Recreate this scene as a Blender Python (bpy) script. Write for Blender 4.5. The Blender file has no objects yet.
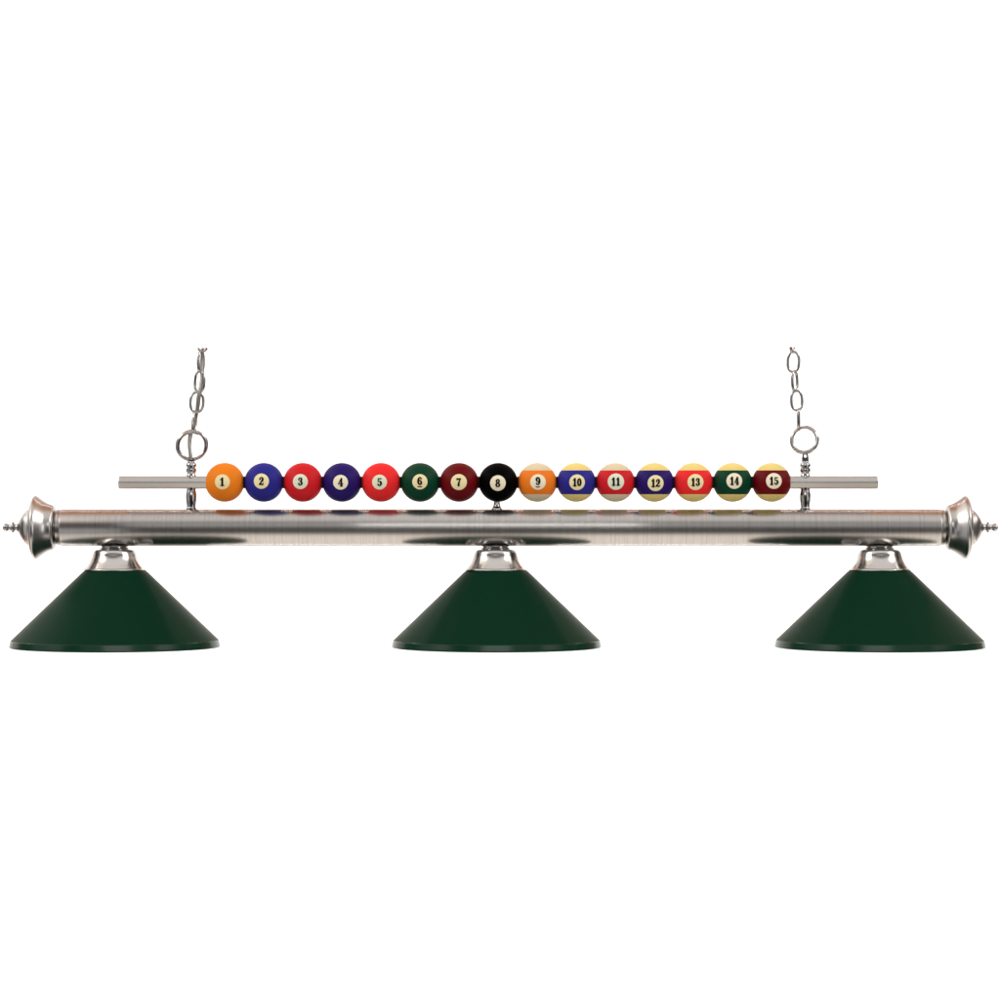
import bpy, bmesh, math, random
from mathutils import Vector, Matrix

random.seed(7)
P = 0.0015                     # metres per photograph pixel: the balls come out at 58 mm
CX, CY = 500.0, 500.0
S = bpy.context.scene
COL = S.collection

def pt(px, py, y=0.0):
    return Vector(((px - CX) * P, y, (CY - py) * P))

def srgb(r, g, b):
    f = lambda c: (c / 255 / 12.92) if c / 255 <= 0.04045 else ((c / 255 + 0.055) / 1.055) ** 2.4
    return (f(r), f(g), f(b), 1.0)

# ------------------------------------------------------------------ materials
def mat(name):
    m = bpy.data.materials.new(name)
    m.use_nodes = True
    return m, m.node_tree, m.node_tree.nodes['Principled BSDF']

def metal(name, base, rough, brush=None, rough_var=0.0, bump=0.0, tint_var=0.0, aniso=0.0, axis='X', rot=0.0):
    m, nt, b = mat(name)
    if aniso:                                            # brushed round the axis: reflections smear along it
        tg = nt.nodes.new('ShaderNodeTangent')
        tg.direction_type = 'RADIAL'
        tg.axis = axis
        nt.links.new(tg.outputs['Tangent'], b.inputs['Tangent'])
        b.inputs['Anisotropic'].default_value = aniso
        b.inputs['Anisotropic Rotation'].default_value = rot
    b.inputs['Base Color'].default_value = base
    b.inputs['Metallic'].default_value = 1.0
    b.inputs['Roughness'].default_value = rough
    if brush:
        tc = nt.nodes.new('ShaderNodeTexCoord')
        mp = nt.nodes.new('ShaderNodeMapping')
        mp.inputs['Scale'].default_value = brush
        n = nt.nodes.new('ShaderNodeTexNoise')
        n.inputs['Scale'].default_value = 1.0
        n.inputs['Detail'].default_value = 4.0
        n.inputs['Roughness'].default_value = 0.65
        nt.links.new(tc.outputs['Object'], mp.inputs['Vector'])
        nt.links.new(mp.outputs['Vector'], n.inputs['Vector'])
        mr = nt.nodes.new('ShaderNodeMapRange')
        mr.inputs['From Min'].default_value = 0.3
        mr.inputs['From Max'].default_value = 0.7
        mr.inputs['To Min'].default_value = max(0.02, rough - rough_var)
        mr.inputs['To Max'].default_value = rough + rough_var
        nt.links.new(n.outputs['Fac'], mr.inputs['Value'])
        nt.links.new(mr.outputs['Result'], b.inputs['Roughness'])
        if bump:
            bp = nt.nodes.new('ShaderNodeBump')
            bp.inputs['Strength'].default_value = bump
            bp.inputs['Distance'].default_value = 0.0004
            nt.links.new(n.outputs['Fac'], bp.inputs['Height'])
            nt.links.new(bp.outputs['Normal'], b.inputs['Normal'])
        if tint_var:
            mx = nt.nodes.new('ShaderNodeMixRGB')
            mx.inputs['Color1'].default_value = [c * (1 - tint_var) for c in base[:3]] + [1]
            mx.inputs['Color2'].default_value = [min(1, c * (1 + tint_var)) for c in base[:3]] + [1]
            nt.links.new(n.outputs['Fac'], mx.inputs['Fac'])
            nt.links.new(mx.outputs['Color'], b.inputs['Base Color'])
    return m

NICKEL = (0.475, 0.458, 0.442, 1)
M_bar = metal('brushed_nickel_tube', NICKEL, 0.195, (330, 4, 4), 0.008, 0.0, 0.26, 1.0, 'X')
M_rod = metal('brushed_nickel_rod', NICKEL, 0.30, (260, 12, 12), 0.02, 0.0, 0.09, 0.5, 'X')
M_cap = metal('spun_nickel', NICKEL, 0.26, (300, 20, 20), 0.01, 0.0, 0.05, 0.6, 'X')
M_polish = metal('polished_nickel', (0.40, 0.395, 0.395, 1), 0.17, (500, 500, 60), 0.02)
M_holder = metal('polished_nickel_cup', (0.52, 0.50, 0.485, 1), 0.18, (40, 40, 900), 0.02)
M_chain = metal('bright_chain_steel', (0.42, 0.405, 0.40, 1), 0.2, (700, 700, 700), 0.05, 0.12)
M_groove = metal('darkened_metal', (0.40, 0.39, 0.38, 1), 0.2)

def paint(name, col, rough, spec=0.5, var=0.08, scale=60, coat=0.0, coat_ior=1.5):
    m, nt, b = mat(name)
    b.inputs['Roughness'].default_value = rough
    b.inputs['Specular IOR Level'].default_value = spec
    b.inputs['Coat Weight'].default_value = coat
    b.inputs['Coat IOR'].default_value = coat_ior
    b.inputs['Coat Roughness'].default_value = 0.12
    tc = nt.nodes.new('ShaderNodeTexCoord')
    n = nt.nodes.new('ShaderNodeTexNoise')
    n.inputs['Scale'].default_value = scale
    n.inputs['Detail'].default_value = 3
    nt.links.new(tc.outputs['Object'], n.inputs['Vector'])
    mx = nt.nodes.new('ShaderNodeMixRGB')
    mx.inputs['Color1'].default_value = [c * (1 - var) for c in col[:3]] + [1]
    mx.inputs['Color2'].default_value = [min(1, c * (1 + var)) for c in col[:3]] + [1]
    nt.links.new(n.outputs['Fac'], mx.inputs['Fac'])
    nt.links.new(mx.outputs['Color'], b.inputs['Base Color'])
    return m

M_green = paint('dark_green_enamel', (0.0006, 0.0255, 0.0118, 1), 0.45, 0.05, 0.05, 40)
b_ = M_green.node_tree.nodes['Principled BSDF']
b_.inputs['Sheen Weight'].default_value = 0.4
b_.inputs['Sheen Roughness'].default_value = 0.18
b_.inputs['Sheen Tint'].default_value = (.85, .62, .42, 1)
M_green_rim = paint('dark_green_enamel_rim', (0.002, 0.030, 0.0145, 1), 0.2, 0.27, 0.05, 40)
M_white_in = paint('white_enamel', (0.78, 0.77, 0.74, 1), 0.35, 0.4, 0.02, 40)
M_ink = paint('black_ink', (0.006, 0.006, 0.007, 1), 0.6, 0.1, 0.0)
M_gap_shade = paint('gap_shade_black', (0.012, 0.011, 0.011, 1), 0.7, 0.1, 0.0)  # black for the painted shade where two balls meet
M_cord = metal('silver_cord_sleeve', (0.42, 0.39, 0.365, 1), 0.38, (300, 300, 300), 0.1, 0.3, 0.25)

# ------------------------------------------------------------------ mesh helpers
def link(name, me, material, parent=None, loc=(0, 0, 0), rot=(0, 0, 0), smooth=True, angle=40):
    o = bpy.data.objects.new(name, me)
    COL.objects.link(o)
    for m in (material if isinstance(material, (list, tuple)) else [material]):
        me.materials.append(m)
    if smooth:
        me.polygons.foreach_set('use_smooth', [True] * len(me.polygons))
        if angle:
            me.set_sharp_from_angle(angle=math.radians(angle))
    o.parent = parent
    o.location = loc
    o.rotation_euler = rot
    return o

def finish(bm, name):
    bmesh.ops.recalc_face_normals(bm, faces=bm.faces)
    me = bpy.data.meshes.new(name)
    bm.to_mesh(me)
    bm.free()
    return me

def cr(pts, n=6):
    """Catmull-Rom through the points (a, r)."""
    out = []
    for i in range(len(pts) - 1):
        p0 = pts[max(0, i - 1)]; p1 = pts[i]; p2 = pts[i + 1]; p3 = pts[min(len(pts) - 1, i + 2)]
        for k in range(n):
            t = k / n
            out.append(tuple(0.5 * (2 * b + (c - a) * t + (2 * a - 5 * b + 4 * c - d) * t * t
                                    + (3 * b - a - 3 * c + d) * t ** 3)
                             for a, b, c, d in zip(p0, p1, p2, p3)))
    out.append(tuple(pts[-1]))
    return [(a, max(r, 0.0)) for a, r in out]

def lathe(name, prof, axis='Z', segs=96, closed=False):
    """prof: (axial, radius) in photograph pixels; turned round the axis. Radius 0 closes on the axis."""
    bm = bmesh.new()
    rings = []
    for a, r in prof:
        if r < 1e-6:
            co = (a * P, 0, 0) if axis == 'X' else (0, 0, a * P)
            rings.append([bm.verts.new(co)])
            continue
        ring = []
        for k in range(segs):
            t = 2 * math.pi * k / segs
            c, s = math.cos(t) * r * P, math.sin(t) * r * P
            ring.append(bm.verts.new((a * P, c, s) if axis == 'X' else (c, s, a * P)))
        rings.append(ring)
    pairs = list(zip(rings[:-1], rings[1:]))
    if closed:
        pairs.append((rings[-1], rings[0]))
    for A, B in pairs:
        if len(A) == 1 and len(B) == 1:
            continue
        for k in range(segs):
            k2 = (k + 1) % segs
            if len(A) == 1:
                bm.faces.new((A[0], B[k], B[k2]))
            elif len(B) == 1:
                bm.faces.new((A[k], A[k2], B[0]))
            else:
                bm.faces.new((A[k], A[k2], B[k2], B[k]))
    if not closed:
        for R in (rings[0], rings[-1]):
            if len(R) > 1:
                bm.faces.new(R)
    return finish(bm, name)

def tube(name, path, r, segs=14, closed=False):
    """A round wire of radius r (metres, or a list) along a list of points (metres)."""
    bm = bmesh.new()
    n = len(path)
    rad = r if isinstance(r, (list, tuple)) else [r] * n
    tang = []
    for i in range(n):
        a = path[(i - 1) % n] if (closed or i > 0) else path[i]
        b = path[(i + 1) % n] if (closed or i < n - 1) else path[i]
        tang.append((b - a).normalized())
    nrm = tang[0].orthogonal().normalized()
    if abs(tang[0].y) < 0.9:
        nrm = (Vector((0, 1, 0)) - tang[0] * tang[0].y).normalized()
    rings = []
    for i in range(n):
        nrm = (nrm - tang[i] * nrm.dot(tang[i])).normalized()
        bi = tang[i].cross(nrm)
        rings.append([bm.verts.new(path[i] + (nrm * math.cos(2 * math.pi * k / segs)
                                              + bi * math.sin(2 * math.pi * k / segs)) * rad[i]) for k in range(segs)])
    m = n if closed else n - 1
    for i in range(m):
        A, B = rings[i], rings[(i + 1) % n]
        for k in range(segs):
            k2 = (k + 1) % segs
            bm.faces.new((A[k], A[k2], B[k2], B[k]))
    if not closed:
        bm.faces.new(rings[0]); bm.faces.new(rings[-1])
    return finish(bm, name)

def empty(name, loc, label, cat, group=None):
    o = bpy.data.objects.new(name, None)
    COL.objects.link(o)
    o.location = loc
    o.empty_display_size = 0.05
    o['label'] = label
    o['category'] = cat
    if group:
        o['group'] = group
    return o

def copy_part(o, parent, loc=None, label=None):
    c = o.copy()
    COL.objects.link(c)
    c.parent = parent
    if loc is not None:
        c.location = loc
    if label:
        c['label'] = label
    for ch in list(o.children):
        copy_part(ch, c)
    return c

# ------------------------------------------------------------------ the fixture
ROOT = pt(497.5, 646)
light = empty('billiard_light', ROOT,
              'brushed nickel pendant light with three dark green shades and a row of pool balls',
              'pendant light')
def L(px, py, y=0.0):
    return pt(px, py, y) - ROOT

BAR_Y = 527.7
# main tube
bar = link('main_tube', lathe('main_tube', [(-439.5, 17.6), (-439.2, 18.2), (-438.6, 18.5), (438.6, 18.5), (439.2, 18.2), (439.5, 17.6)], 'X', 128),
           M_bar, light, L(500.5, BAR_Y))
# ring between tube and end cap, then the cap with its finial
collar_prof = [(-1.0, 12.0), (-1.0, 17.2), (-0.4, 17.9), (0.8, 17.9), (1.2, 17.2), (1.8, 17.2), (2.2, 17.9), (4.2, 17.9), (4.8, 17.3), (5.4, 15.2), (6.4, 15.0), (6.4, 12.0)]
cap_prof = ([(0.0, 12.0), (0.0, 17.2), (0.6, 18.8)] +
            cr([(0.9, 20.2), (2.6, 22.1), (5.5, 23.0), (8.7, 24.4), (12.0, 26.5), (14.7, 28.5), (17.6, 30.7), (19.6, 31.5), (21.4, 30.9), (22.8, 28.6),
                (24.0, 25.5), (25.0, 21.6), (25.6, 19.4)], 6) +
            [(25.8, 18.6)] +
            cr([(26.6, 18.2), (29.2, 16.4), (31.6, 13.8), (33.6, 11.0), (35.0, 8.6), (36.2, 6.0), (37.6, 4.4)], 6) + [(37.6, 0)])
finial_prof = cr([(36.4, 4.8), (37.6, 3.8), (39.2, 3.1), (40.6, 3.3)], 4) + \
    cr([(40.9, 4.2), (41.5, 5.2), (42.4, 5.5), (43.3, 5.2), (43.8, 4.2)], 5) + cr([(44.2, 3.5), (45.4, 2.9), (46.6, 2.8)], 4) + \
    cr([(47.0, 3.0), (48.2, 3.7), (50.0, 3.9), (51.8, 3.0), (53.0, 0.0)], 5)
me_col = lathe('end_collar', collar_prof, 'X', 96)
me_cap = lathe('end_cap', cap_prof, 'X', 128)
me_fin = lathe('finial', [(36.4, 0)] + finial_prof, 'X', 40)
rc = link('end_collar', me_col, M_cap, light, L(939.2, BAR_Y - .2))
rcap = link('end_cap', me_cap, M_cap, light, L(945.3, BAR_Y - .3), angle=30)
link('finial', me_fin, M_polish, rcap, (0, 0, 0))
c2 = copy_part(rc, light, L(61.6, BAR_Y - .2)); c2.rotation_euler = (0, 0, math.pi)
cap2 = copy_part(rcap, light, L(55.5, BAR_Y - .3)); cap2.rotation_euler = (0, 0, math.pi)

# ball rail: a rod with narrow flats along it, carrying the balls
def rail_mesh(half, r):
    bm = bmesh.new()
    prof = []
    for k in range(6):                                   # rounded hexagon, one flat up-front, one down-front
        a0 = math.radians(60 * k + 30)
        c = Vector((math.cos(a0), math.sin(a0)))
        t = Vector((-c.y, c.x))
        hw = math.tan(math.radians(30)) * 0.74
        for s in (-hw, -hw * .5, hw * .5, hw):
            prof.append((c + t * s) * r)
        for f in (.33, .67):                             # softly rounded edge to the next flat
            a1 = a0 + math.radians(60)
            e0 = c + t * hw
            e1 = Vector((math.cos(a1), math.sin(a1))) - Vector((-math.sin(a1), math.cos(a1))) * hw
            m_ = e0.lerp(e1, f)
            prof.append(m_ * (r * 1.012))
    ends = []
    for x, k in ((-half, .9), (-half + .7, 1), (-284, 1), (-283, .5), (283, .5), (284, 1), (half - .7, 1), (half, .9)):
        ends.append([bm.verts.new((x * P, v.x * P * k, v.y * P * k)) for v in prof])
    for A, B in zip(ends[:-1], ends[1:]):
        for k in range(len(prof)):
            k2 = (k + 1) % len(prof)
            bm.faces.new((A[k], A[k2], B[k2], B[k]))
    bm.faces.new(ends[0]); bm.faces.new(ends[-1])
    return finish(bm, 'ball_rail')
RAIL_Y = 482.6
link('ball_rail', rail_mesh(379.2, 6.2), M_rod, light, L(498.2, RAIL_Y), angle=8).rotation_euler = (math.radians(-5), 0, 0)

# two hanger posts: baluster below the rail, grooved nipple with an eye above it
def post(px, tip):
    base = 509.6
    low = [(0, 5.1), (1.4, 5.1), (1.7, 4.7)] + cr([(2.6, 4.4), (5, 4.6), (9, 5.2), (14, 5.4), (17, 5.0), (19.6, 4.4)], 5) + [(20.2, 4.6), (22.6, 4.6)]
    p = link('hanger_post', lathe('hanger_post', [(0, 0)] + low + [(22.6, 0)], 'Z', 48), M_polish, light, L(px, base))
    up = [(31.2, 4.7), (34.4, 4.7), (35.4, 4.1), (36.6, 4.0), (37.6, 5.0), (39.6, 5.3), (41.0, 5.0), (41.5, 4.1), (42.4, 4.1), (42.9, 5.1),
          (45.0, 5.3), (46.4, 4.7), (47.2, 3.6), (48.2, 3.2)]
    link('nipple', lathe('nipple', [(31.2, 0)] + up + [(48.2, 0)], 'Z', 48), M_polish, p)
    # eye plate: a small flat tab with a hole for the ring
    bm = bmesh.new()
    zc = base - tip - 4.6
    N = 32
    hole = [(1.5 * math.cos(2 * math.pi * k / N), zc + 1.5 * math.sin(2 * math.pi * k / N)) for k in range(N)]
    outer = []
    for k in range(N):
        a = 2 * math.pi * k / N
        x, z = 3.0 * math.cos(a), zc + 3.2 * math.sin(a)
        if z < zc - 1.0:
            x = 3.3 * (1 if math.cos(a) > 0 else -1) * min(1, abs(math.cos(a)) * 1.8)
            z = 47.6 if math.sin(a) < -.6 else z
        outer.append((x, z))
    lay = []
    for y, grow in ((-1.3, 0), (1.3, 0)):
        lay.append(([bm.verts.new((x * P, y * P, z * P)) for x, z in outer], [bm.verts.new((x * P, y * P, z * P)) for x, z in hole]))
    for k in range(N):
        k2 = (k + 1) % N
        for (o_, h_) in lay:
            bm.faces.new((o_[k], o_[k2], h_[k2], h_[k]))
        bm.faces.new((lay[0][0][k], lay[0][0][k2], lay[1][0][k2], lay[1][0][k]))
        bm.faces.new((lay[0][1][k], lay[0][1][k2], lay[1][1][k2], lay[1][1][k]))
    link('eyelet', finish(bm, 'eyelet'), M_polish, p, angle=30)
    return p
post(191.3, 455.6)
post(805.2, 451.6)

# split rings in the eyes of the posts
def split_ring(px, py, r, wire, yaw, tilt, start):
    path = []
    n = 150
    for i in range(n + 1):
        f = i / n
        a = start + f * 2 * math.pi * 1.93
        rr = (r + (f - .5) * 1.5) * (1 + 0.014 * math.sin(2 * a))
        path.append(Vector((math.cos(a) * rr * P, (f - .5) * 2.6 * wire * P, math.sin(a) * rr * P)))
    o = link('split_ring', tube('split_ring', path, wire * P, 12), M_chain, light, L(px, py))
    o.rotation_euler = (math.radians(tilt), math.radians(3), math.radians(yaw))
    return o
split_ring(191.8, 445.4, 14.2, 1.75, 9, 7, 1.1)
split_ring(804.2, 440.0, 12.7, 1.55, -7, -6, 2.0)

# small peg under the middle of the rail
link('support_peg', lathe('support_peg', [(0, 0), (0, 5.3), (1.2, 5.3)] + cr([(1.8, 5.0), (3.6, 3.9), (6, 3.2), (9, 3.0), (16, 3.0)], 4) + [(16, 0)], 'Z', 40),
     M_polish, light, L(496.8, 510.0))

# ------------------------------------------------------------------ shades
holder_out = [(23.8, 13.0), (22.6, 13.0), (22.1, 13.8), (21.5, 14.5), (20.9, 15.3)] + \
    cr([(20.6, 17.0), (20.0, 19.1), (18.8, 20.5), (16.8, 21.4), (14.0, 22.2), (10.6, 23.5), (7.0, 25.5), (3.6, 28.0), (1.6, 29.6)], 5) + \
    [(1.3, 30.4), (0.6, 30.8), (0.0, 30.6)]
holder_prof = [(23.8, 0)] + holder_out + [(0.0, 0)]
me_holder = lathe('shade_holder', holder_prof, 'Z', 128)
me_neck = lathe('neck_ring', [(24.4, 10), (24.4, 13.4), (23.9, 13.8), (23.4, 13.4), (23.4, 10)], 'Z', 64, closed=True)
cone_out = [(0.0, 29.4), (-0.3, 30.2)] + [(-70.2 * t, 30.2 + (103.2 - 30.2) * t) for t in [i / 24 for i in range(1, 24)]] + \
    [(-69.6, 102.6), (-70.0, 103.05)]
cone_in = [(-70.0, 101.2), (-69.6, 100.8), (-2.4, 29.4)]
me_cone = lathe('lamp_shade', cone_out + cone_in, 'Z', 192, closed=True)
for p in me_cone.polygons:                               # the inside of the shade is white enamel
    c = p.center
    if (Vector((c.x, c.y, 0)).dot(p.normal) < 0) and abs(p.normal.z) < .99:
        p.material_index = 1
rim_prof = ([(-69.9, 101.9), (-70.05, 103.08)] + cr([(-70.5, 103.5), (-72.6, 103.98), (-75.6, 104.66), (-76.4, 104.75), (-77.1, 104.4), (-77.3, 103.4), (-76.9, 102.6)], 5)
            + [(-75.6, 102.2), (-71.0, 101.6)])
me_rim = lathe('rim', rim_prof, 'Z', 192, closed=True)

def make_shade(px):
    h = link('shade_holder', me_holder, [M_holder], light, L(px, 570.0), angle=35)
    link('neck_ring', me_neck, [M_holder], h)
    s = link('lamp_shade', me_cone, [M_green, M_white_in], light, L(px, 570.0), angle=35)
    link('rim', me_rim, [M_green_rim], s, angle=24)
    return h, s
h0, s0 = make_shade(495.6)
for ob, dx in ((h0, 0), (s0, 0.9)):
    ob.location = L(495.6 + dx, 570.0)
for hx, sx in ((114.7, 115.1), (879.6, 879.7)):
    copy_part(h0, light, L(hx, 570.0))
    copy_part(s0, light, L(sx, 570.0))

# ------------------------------------------------------------------ pool balls
# digits as brush strokes (x, y, half width); contoured by marching squares so each figure is one clean outline
def el(cx, cy, rx, ry, side, top, n=28):
    return [(cx + rx * math.cos(2 * math.pi * k / n), cy + ry * math.sin(2 * math.pi * k / n),
             top + (side - top) * abs(math.cos(2 * math.pi * k / n)) ** 1.3) for k in range(n + 1)]
def sm(pts, n=5):
    out = []
    for i in range(len(pts) - 1):
        p0 = pts[max(0, i - 1)]; p1 = pts[i]; p2 = pts[i + 1]; p3 = pts[min(len(pts) - 1, i + 2)]
        for k in range(n):
            t = k / n
            out.append(tuple(0.5 * (2 * b + (c - a) * t + (2 * a - 5 * b + 4 * c - d) * t * t + (3 * b - a - 3 * c + d) * t ** 3)
                             for a, b, c, d in zip(p0, p1, p2, p3)))
    out.append(pts[-1])
    return out
def dot(x, y, r):
    return [(x, y, r), (x + .001, y, r)]
SIX = [sm([(.45, .85, .06), (.33, .95, .05), (.18, .84, .09), (.10, .52, .115), (.14, .2, .10), (.29, .05, .06), (.43, .15, .105),
           (.46, .32, .11), (.40, .50, .08), (.28, .57, .05), (.15, .46, .05)]), dot(.44, .78, .095)]
DIG = {
    '0': [el(.29, .5, .19, .44, .115, .055)],
    '1': [[(.30, .05, .115), (.30, .93, .115)], [(.08, .05, .05), (.52, .05, .05)], [(.29, .93, .06), (.08, .76, .055)]],
    '2': [sm([(.10, .74, .05), (.15, .88, .06), (.29, .95, .06), (.44, .87, .10), (.47, .69, .115), (.37, .48, .10), (.21, .30, .07), (.07, .13, .06)]),
          sm([(.08, .09, .08), (.25, .13, .085), (.42, .08, .09), (.51, .12, .06), (.55, .27, .04)]), dot(.14, .73, .105)],
    '3': [sm([(.10, .80, .05), (.16, .91, .05), (.29, .95, .055), (.42, .88, .095), (.43, .68, .10), (.31, .54, .05), (.22, .53, .045)]),
          sm([(.30, .54, .05), (.44, .44, .10), (.47, .25, .115), (.36, .08, .065), (.21, .05, .05), (.10, .15, .05)]), dot(.13, .76, .10), dot(.13, .23, .105)],
    '4': [[(.40, .05, .105), (.40, .93, .105)], [(.37, .93, .06), (.05, .32, .05)], [(.04, .30, .055), (.58, .30, .055)], [(.24, .05, .05), (.56, .05, .05)]],
    '5': [[(.15, .89, .075), (.49, .91, .065)], [(.13, .93, .05), (.12, .52, .045)],
          sm([(.12, .52, .04), (.27, .60, .06), (.43, .52, .10), (.48, .32, .115), (.40, .12, .08), (.25, .05, .06), (.12, .13, .05)]), dot(.13, .21, .10)],
    '6': SIX,
    '7': [sm([(.08, .88, .09), (.30, .87, .09), (.52, .93, .05)]), [(.07, .96, .035), (.07, .70, .04)],
          sm([(.52, .92, .05), (.37, .62, .08), (.28, .32, .11), (.27, .09, .125)])],
    '8': [el(.29, .745, .155, .20, .10, .055), el(.29, .275, .185, .225, .11, .055)],
    '9': [[(.58 - x, 1 - y, w) for x, y, w in st] for st in SIX],
}
def numeral_field(text, line):
    strokes = []
    x0 = 0.0
    k = 1.0 if len(text) == 1 else 0.92
    for ch in text:
        for st in DIG[ch]:
            strokes.append([(x0 + x * k, y, w) for x, y, w in st])
        x0 += 0.62 * k
    wdt = x0
    if line == 'bar':
        strokes.append([(.06, -.2, .055), (.52, -.2, .055)])
    elif line == 'curve':
        strokes.append(sm([(.03, -.14, .03), (.16, -.21, .05), (.29, -.235, .06), (.42, -.21, .05), (.55, -.14, .03)]))
    return strokes, wdt
def dist(strokes, x, y):
    d = 9.0
    for st in strokes:
        for (ax, ay, aw), (bx, by, bw) in zip(st[:-1], st[1:]):
            dx, dy = bx - ax, by - ay
            l2 = dx * dx + dy * dy
            t = 0 if l2 < 1e-9 else max(0, min(1, ((x - ax) * dx + (y - ay) * dy) / l2))
            q = math.hypot(x - ax - dx * t, y - ay - dy * t) - (aw + (bw - aw) * t) * 1.12 - .006
            if q < d:
                d = q
    return d
BR = 19.5
def on_ball(u, v, lift):
    """px offsets on the front of the ball -> a point on its surface"""
    k = (BR + lift) / BR
    return Vector((u * P * k, -math.sqrt(max(BR * BR - u * u - v * v, 0)) * P * k, v * P * k))
def numeral_mesh(text, line, size, cu, cv):
    strokes, wdt = numeral_field(text, line)
    h = 0.032
    x0, x1 = -.08, wdt + .06
    y0, y1 = (-.36 if line else -.08), 1.08
    nx, ny = int((x1 - x0) / h) + 1, int((y1 - y0) / h) + 1
    f = [[dist(strokes, x0 + i * h, y0 + j * h) for i in range(nx + 1)] for j in range(ny + 1)]
    bm = bmesh.new()
    cache = {}
    def V(key, x, y):
        if key not in cache:
            cache[key] = bm.verts.new(on_ball(cu + (x - wdt / 2 + .01) * size, cv + (y - .5) * size, 0.14))
        return cache[key]
    for j in range(ny):
        for i in range(nx):
            cs = [(i, j), (i + 1, j), (i + 1, j + 1), (i, j + 1)]
            poly = []
            for q in range(4):
                a, b = cs[q], cs[(q + 1) % 4]
                fa, fb = f[a[1]][a[0]], f[b[1]][b[0]]
                if fa < 0:
                    poly.append(V(a, x0 + a[0] * h, y0 + a[1] * h))
                if (fa < 0) != (fb < 0):
                    t = fa / (fa - fb)
                    key = (min(a, b), max(a, b))
                    poly.append(V(key, x0 + (a[0] + (b[0] - a[0]) * t) * h, y0 + (a[1] + (b[1] - a[1]) * t) * h))
            if len(poly) >= 3:
                try:
                    bm.faces.new(poly)
                except ValueError:
                    pass
    me = bpy.data.meshes.new('numeral')
    bm.to_mesh(me); bm.free()
    return me
def disc_mesh(r, cu, cv):
    bm = bmesh.new()
    N = 64
    prev = [bm.verts.new(on_ball(cu, cv, .07))]
    for k in range(1, 9):
        rr = r * k / 8
        ring = [bm.verts.new(on_ball(cu + rr * math.cos(2 * math.pi * q / N), cv + rr * math.sin(2 * math.pi * q / N), .07 if k < 8 else .02)) for q in range(N)]
        for q in range(N):
            q2 = (q + 1) % N
            if len(prev) == 1:
                bm.faces.new((prev[0], ring[q], ring[q2]))
            else:
                bm.faces.new((prev[q], ring[q], ring[q2], prev[q2]))
        prev = ring
    me = bpy.data.meshes.new('number_disc')
    bm.to_mesh(me); bm.free()
    return me
lat_s = math.asin(11.9 / BR)
def ball_mesh(striped):
    lats = [-math.pi / 2 + math.pi * k / 60 for k in range(61)]
    if striped:
        for s in (-lat_s, lat_s):
            i = min(range(len(lats)), key=lambda q: abs(lats[q] - s))
            lats[i] = s
    prof = [(BR * math.sin(a), 0.0 if abs(abs(a) - math.pi / 2) < 1e-6 else BR * math.cos(a)) for a in lats]
    me = lathe('billiard_ball', prof, 'Z', 96)
    if striped:
        zl = BR * math.sin(lat_s) * P
        for p in me.polygons:
            if abs(p.center.z) > zl:
                p.material_index = 1
    return me
ALB = 0.92
def ballpaint(name, r, g, b, k=1.0):
    c = srgb(r, g, b)
    return paint(name, tuple(min(.9, v * ALB * k) for v in c[:3]) + (1,), 0.5, 0.09, 0.04, 90)
CRS = {
    'yellow_orange': ballpaint('ball_yellow_orange', 244, 134, 28), 'blue': ballpaint('ball_blue', 42, 42, 142), 'red': ballpaint('ball_red', 214, 32, 40),
    'purple': ballpaint('ball_purple', 38, 20, 104), 'scarlet': ballpaint('ball_scarlet', 244, 44, 46), 'green': ballpaint('ball_green', 0, 62, 40),
    'maroon': ballpaint('ball_maroon', 106, 4, 12), 'black': paint('ball_black', (0.0008, 0.0008, 0.001, 1), 0.5, 0.02, 0.04, 90),
    'orange': ballpaint('ball_orange', 246, 128, 32),
}
CREAM = ballpaint('ball_cream', 226, 205, 128, 1.12)
CREAM2 = ballpaint('ball_pale_cream', 214, 200, 168, 1.12)
DISC = [ballpaint('disc_cream', 240, 226, 176, 1.1), ballpaint('disc_pale', 226, 230, 204, 1.1), ballpaint('disc_ivory', 242, 232, 204, 1.1)]
BALLS = [  # number, colour, disc du, dv, disc radius, words, disc paint, cap paint
    (1, 'yellow_orange', -.7, .4, 7.7, 'solid yellow orange ball', 0, None), (2, 'blue', -1.0, 1.1, 7.8, 'solid blue ball', 0, None),
    (3, 'red', -1.3, .7, 7.7, 'solid red ball', 1, None), (4, 'purple', -.4, 0, 7.6, 'solid dark purple ball', 2, None),
    (5, 'scarlet', -.7, .2, 7.6, 'solid bright red ball', 1, None), (6, 'green', .3, .5, 7.8, 'solid dark green ball', 0, None),
    (7, 'maroon', 0, .2, 8.2, 'solid maroon ball', 0, None), (8, 'black', -.3, -.8, 8.0, 'solid black ball', 2, None),
    (9, 'orange', .5, .3, 8.0, 'orange striped cream ball', 2, 1), (10, 'blue', .3, 0, 8.0, 'blue striped yellow cream ball', 0, 0),
    (11, 'red', -.2, .6, 8.4, 'red striped cream ball', 1, 1), (12, 'purple', .2, -.8, 8.2, 'dark purple striped cream ball', 0, 0),
    (13, 'scarlet', .8, .2, 8.2, 'bright red striped cream ball', 0, 0), (14, 'green', .3, 1.3, 8.1, 'green striped cream ball', 2, 0),
    (15, 'maroon', .6, 1.3, 8.1, 'maroon striped cream ball', 2, 0)]
me_solid, me_stripe = ball_mesh(False), ball_mesh(True)
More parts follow.
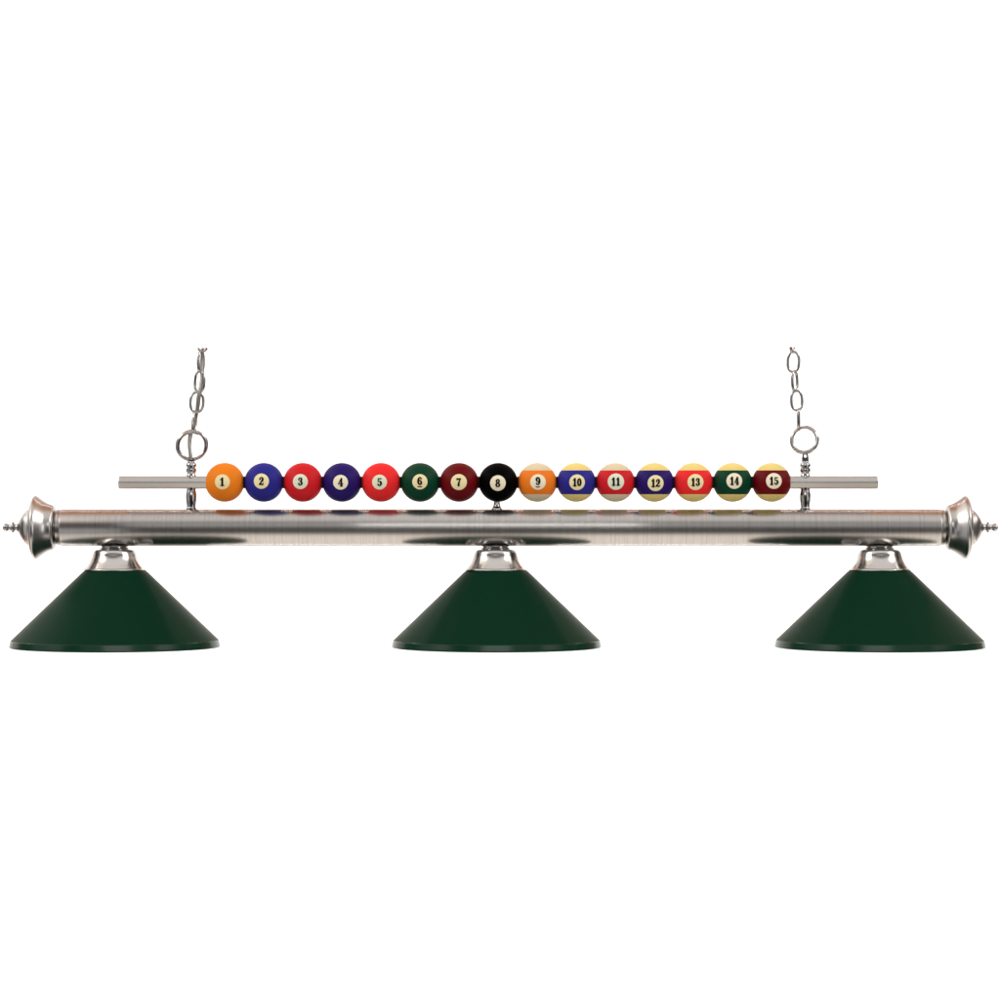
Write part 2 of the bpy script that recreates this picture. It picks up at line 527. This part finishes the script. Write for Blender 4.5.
for i, (num, colr, du, dv, dr, words, dk, cp) in enumerate(BALLS):
    striped = num > 8
    me = (me_stripe if striped else me_solid).copy()
    x = 224.8 + i * (771.6 - 224.8) / 14
    b = link('billiard_ball', me, [CRS[colr]] + ([[CREAM, CREAM2][cp]] if striped else []), light, L(x, 482.4), angle=0)
    b['label'] = words + ' with number %d' % num
    link('number_disc', disc_mesh(dr * .97, du, dv), [DISC[dk]], b, angle=0)
    line = {6: 'bar', 9: 'curve'}.get(num)
    n = link('numeral', numeral_mesh(str(num), line, 8.0 if num < 10 else 7.8, du, dv + (.8 if line else 0)), M_ink, b, angle=0)

# added black discs on the rail, painting the shade between neighbouring balls
me_gap_shade = lathe('gap_shade', [(-.7, 0), (-.7, 6.0), (.7, 6.0), (.7, 0)], 'X', 32)
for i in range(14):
    link('gap_shade', me_gap_shade if i == 0 else me_gap_shade.copy(), [M_gap_shade] if i == 0 else [], light, L(224.8 + (i + .5) * 39.057, 482.4))

# ------------------------------------------------------------------ chains
WIRE = 1.42
def link_path(a, b, n=40):
    pts = []
    for k in range(n):
        t = 2 * math.pi * k / n
        c, s = math.cos(t), math.sin(t)
        e = 0.86
        pts.append(Vector((math.copysign(abs(c) ** e, c) * (b - WIRE) * P, 0, math.copysign(abs(s) ** e, s) * (a - WIRE) * P)))
    return pts
def chain(base, label, links):
    root = empty('hanging_chain', base, label, 'chain', 'chains the light hangs from')
    for px, py, a, b, yaw, lean, cut in links:
        pts = link_path(a, b)
        closed = True
        if cut is not None:                              # the topmost link is open at its top
            pts = [p for p in link_path(a, b, 120) if p.z <= cut * P]
            lo = min(range(len(pts)), key=lambda q: pts[q].z)
            pts.sort(key=lambda p: math.atan2(p.x, -p.z + 1e-9))
            closed = False
        o = link('chain_link', tube('chain_link', pts, WIRE * P, 12, closed), M_chain, root, pt(px, py) - base, angle=0)
        o.rotation_euler = (0, math.radians(lean), math.radians(yaw))
    return root
cb1 = pt(192.6, 432)
chain(cb1, 'chain of nickel links twisted round a silver cord, above the ball numbered 1', [
    (194.4, 421.6, 11.6, 5.6, 76, 12, None), (196.9, 402.2, 11.4, 7.9, 14, 3, None), (199.6, 382.0, 11.8, 7.6, -36, 4, None),
    (200.9, 361.8, 11.6, 6.4, 62, 2, None), (202.6, 341.4, 11.4, 6.6, -8, 0, -6.0)])
cb2 = pt(800.4, 430)
chain(cb2, 'bare chain of bright nickel links with no cord in it, near the ball numbered 15', [
    (798.6, 419.4, 11.4, 5.8, 80, -9, None), (796.7, 400.6, 11.2, 6.9, 6, -2, None), (794.7, 381.4, 11.4, 6.6, 56, -5, None),
    (793.4, 362.0, 11.4, 7.0, -8, 2, None), (792.3, 342.4, 11.4, 6.2, 62, 0, -4.6)])

# silver cord that runs down inside the first chain into the hollow post
cp_ = cr([(348.0, 203.2), (356, 202.2), (366, 201.6), (376, 202.0), (386, 200.8), (396, 199.0), (404, 198.0), (411, 197.0), (420, 195.2), (428, 192.6), (436, 190.2), (446, 189.6), (453, 190.4), (460, 191.0)], 6)
yo = lambda py: 1.6 * math.sin((py - 348) / 9.5)
cord_base = pt(191.0, 460)
path = [pt(x, y, yo(y) * P) - cord_base for y, x in cp_]
rad = [(2.0 + .25 * math.sin(y / 5.2)) * P for y, x in cp_]
cord = link('power_cord', tube('power_cord', path, rad, 14), M_cord, None, cord_base, angle=0)
cord['label'] = 'thin silver grey cord threaded down through the chain above ball number 1'
cord['category'] = 'cord'

# ------------------------------------------------------------------ white backdrop behind it
bm = bmesh.new()
WY, WX, WZ = 8.0, 6.6, 3.8
vs = [bm.verts.new(c) for c in ((-WX, WY, -WZ), (WX, WY, -WZ), (WX, WY, WZ), (-WX, WY, WZ),
                                (-WX, WY + .05, -WZ), (WX, WY + .05, -WZ), (WX, WY + .05, WZ), (-WX, WY + .05, WZ))]
for f in ((0, 1, 2, 3), (7, 6, 5, 4), (0, 4, 5, 1), (1, 5, 6, 2), (2, 6, 7, 3), (3, 7, 4, 0)):
    bm.faces.new([vs[i] for i in f])
bd = link('backdrop', finish(bm, 'backdrop'), paint('white_backdrop', (0.86, 0.86, 0.86, 1), 0.9, 0.0, 0.01, 4), smooth=False)
bd['kind'] = 'structure'

# ------------------------------------------------------------------ softbox, backdrop lamps and added fill
def area(name, loc, target, sx, sy, power, color=(1, 1, 1)):
    ld = bpy.data.lights.new(name, 'AREA')
    ld.shape = 'RECTANGLE'
    ld.size, ld.size_y = sx, sy
    ld.energy = power
    ld.color = color
    o = bpy.data.objects.new(name, ld)
    COL.objects.link(o)
    o.location = loc
    o.rotation_euler = (Vector(target) - Vector(loc)).to_track_quat('-Z', 'Y').to_euler()
    return o
for sz in (1, -1):
    area('backdrop_lamp', (0, 4.6, 5.0 * sz), (0, 8.0, 0.6 * sz), 14.0, .8, 530)
for sx in (-1, 1):
    area('fill_lamp', (4.6 * sx, -2.2, 3.3), (0, 0, 0), 1.7, 1.7, 88, (1, .97, .93))  # unseen fill added on both sides to brighten the balls
E = math.radians(18)
area('softbox', (0, -3.2 * math.cos(E), 3.2 * math.sin(E)), (0, 0, 0), 1.7, .28, 7.0, (1, .985, .965))

# ------------------------------------------------------------------ studio surroundings (world)
w = bpy.data.worlds.new('World')
S.world = w
w.use_nodes = True
nt = w.node_tree
bg = nt.nodes['Background']
N = nt.nodes.new
def math_(op, a, b=None, c=None):
    n = N('ShaderNodeMath'); n.operation = op
    for i, v in enumerate((a, b, c)):
        if v is None: continue
        if isinstance(v, (int, float)): n.inputs[i].default_value = v
        else: nt.links.new(v, n.inputs[i])
    return n.outputs[0]
tc = N('ShaderNodeTexCoord')
sep = N('ShaderNodeSeparateXYZ')
nt.links.new(tc.outputs['Generated'], sep.inputs[0])
X, Y, Z = sep.outputs
fy = math_('MULTIPLY', Y, -1.0)
theta = math_('ARCTAN2', Z, fy)                       # 0 = towards the camera side, 90 = straight up
# surroundings turned over past the left, made up to invert the right cap's reflections
flip = math_('SUBTRACT', 1.0, math_('MULTIPLY', math_('LESS_THAN', X, -0.5), 2.0))
theta = math_('MULTIPLY', theta, flip)
fac = math_('MULTIPLY_ADD', theta, 1 / (2 * math.pi), 0.5)
ramp = N('ShaderNodeValToRGB')
stops = [  # angle, colour
    (-180, (.55, .50, .45)), (-150, (.62, .56, .50)), (-95, (.84, .76, .68)), (-46, (.80, .72, .64)), (-41, (.66, .60, .54)), (-37, (.02, .018, .018)),
    (-28, (.004, .004, .006)), (-12, (.012, .012, .014)), (3, (.05, .05, .053)), (10, (.34, .34, .335)), (27, (.42, .415, .41)), (31, (.05, .048, .045)), (38, (.06, .056, .053)), (42, (.56, .535, .515)), (48, (.62, .595, .575)),
    (70, (.64, .61, .59)), (92, (.56, .53, .51)), (96, (.40, .17, .075)), (130, (.34, .14, .06)), (180, (.13, .095, .075))]
cramp = ramp.color_ramp
cramp.elements[0].position = 0.0
cramp.elements[1].position = 1.0
for i, (a, c) in enumerate(stops):
    pos = (a + 180) / 360
    if i == 0: e = cramp.elements[0]
    elif i == len(stops) - 1: e = cramp.elements[len(cramp.elements) - 1]
    else: e = cramp.elements.new(pos)
    e.color = (*c, 1)
nt.links.new(fac, ramp.inputs[0])
def step(v, lo, hi):
    n = N('ShaderNodeMapRange'); n.interpolation_type = 'SMOOTHSTEP'
    nt.links.new(v, n.inputs['Value'])
    n.inputs['From Min'].default_value = lo
    n.inputs['From Max'].default_value = hi
    return n.outputs['Result']
az = math_('ARCTAN2', X, fy)
absaz = math_('ABSOLUTE', az)
absz = math_('ABSOLUTE', Z)
low_h = math_('SUBTRACT', 1.0, step(absz, .16, .26))
near_h = math_('SUBTRACT', 1.0, step(absz, .50, .62))
def mixc(col_in, fac_, col):
    n = N('ShaderNodeMixRGB')
    nt.links.new(fac_, n.inputs['Fac'])
    nt.links.new(col_in, n.inputs['Color1'])
    n.inputs['Color2'].default_value = (*col, 1)
    return n.outputs['Color']
d2r = math.radians
def band(v, a, b, s=4):
    return math_('MULTIPLY', step(v, d2r(a - s), d2r(a + s)), math_('SUBTRACT', 1.0, step(v, d2r(b - s), d2r(b + s))))
col = ramp.outputs['Color']
absx = math_('ABSOLUTE', X)
# bright patches added high on either hand for white reflections in the holders
bright_patch = math_('MULTIPLY', math_('MULTIPLY', step(absx, .72, .80), math_('SUBTRACT', 1.0, step(absx, .90, .94))),
              math_('MULTIPLY', step(Z, .28, .38), math_('SUBTRACT', 1.0, step(Z, .72, .82))))
col = mixc(col, math_('MULTIPLY', band(absaz, 45, 125), near_h), (.05, .048, .05))
col = mixc(col, math_('MULTIPLY', band(az, 42, 56, 3), low_h), (1.3, 1.27, 1.24))
col = mixc(col, math_('MULTIPLY', band(az, -58, -42, 3), low_h), (.4, .4, .4))
col = mixc(col, math_('MULTIPLY', band(az, -95, -62), near_h), (.34, .34, .35))
col = mixc(col, bright_patch, (1.5, 1.45, 1.4))
nt.links.new(col, bg.inputs['Color'])
bg.inputs['Strength'].default_value = 1.75

# ------------------------------------------------------------------ camera
D = 2900 * P
cam = bpy.data.cameras.new('camera')
cam.sensor_width = 36
cam.angle = 2 * math.atan(500 / 2900)
cam.clip_end = 100
co = bpy.data.objects.new('camera', cam)
COL.objects.link(co)
co.location = (0, -D, 0)
co.rotation_euler = (math.pi / 2, 0, 0)
S.camera = co

S.render.engine = 'CYCLES'
S.view_settings.view_transform = 'Standard'
S.view_settings.look = 'None'
S.view_settings.gamma = 1
S.view_settings.exposure = 0
S.view_settings.use_curve_mapping = False
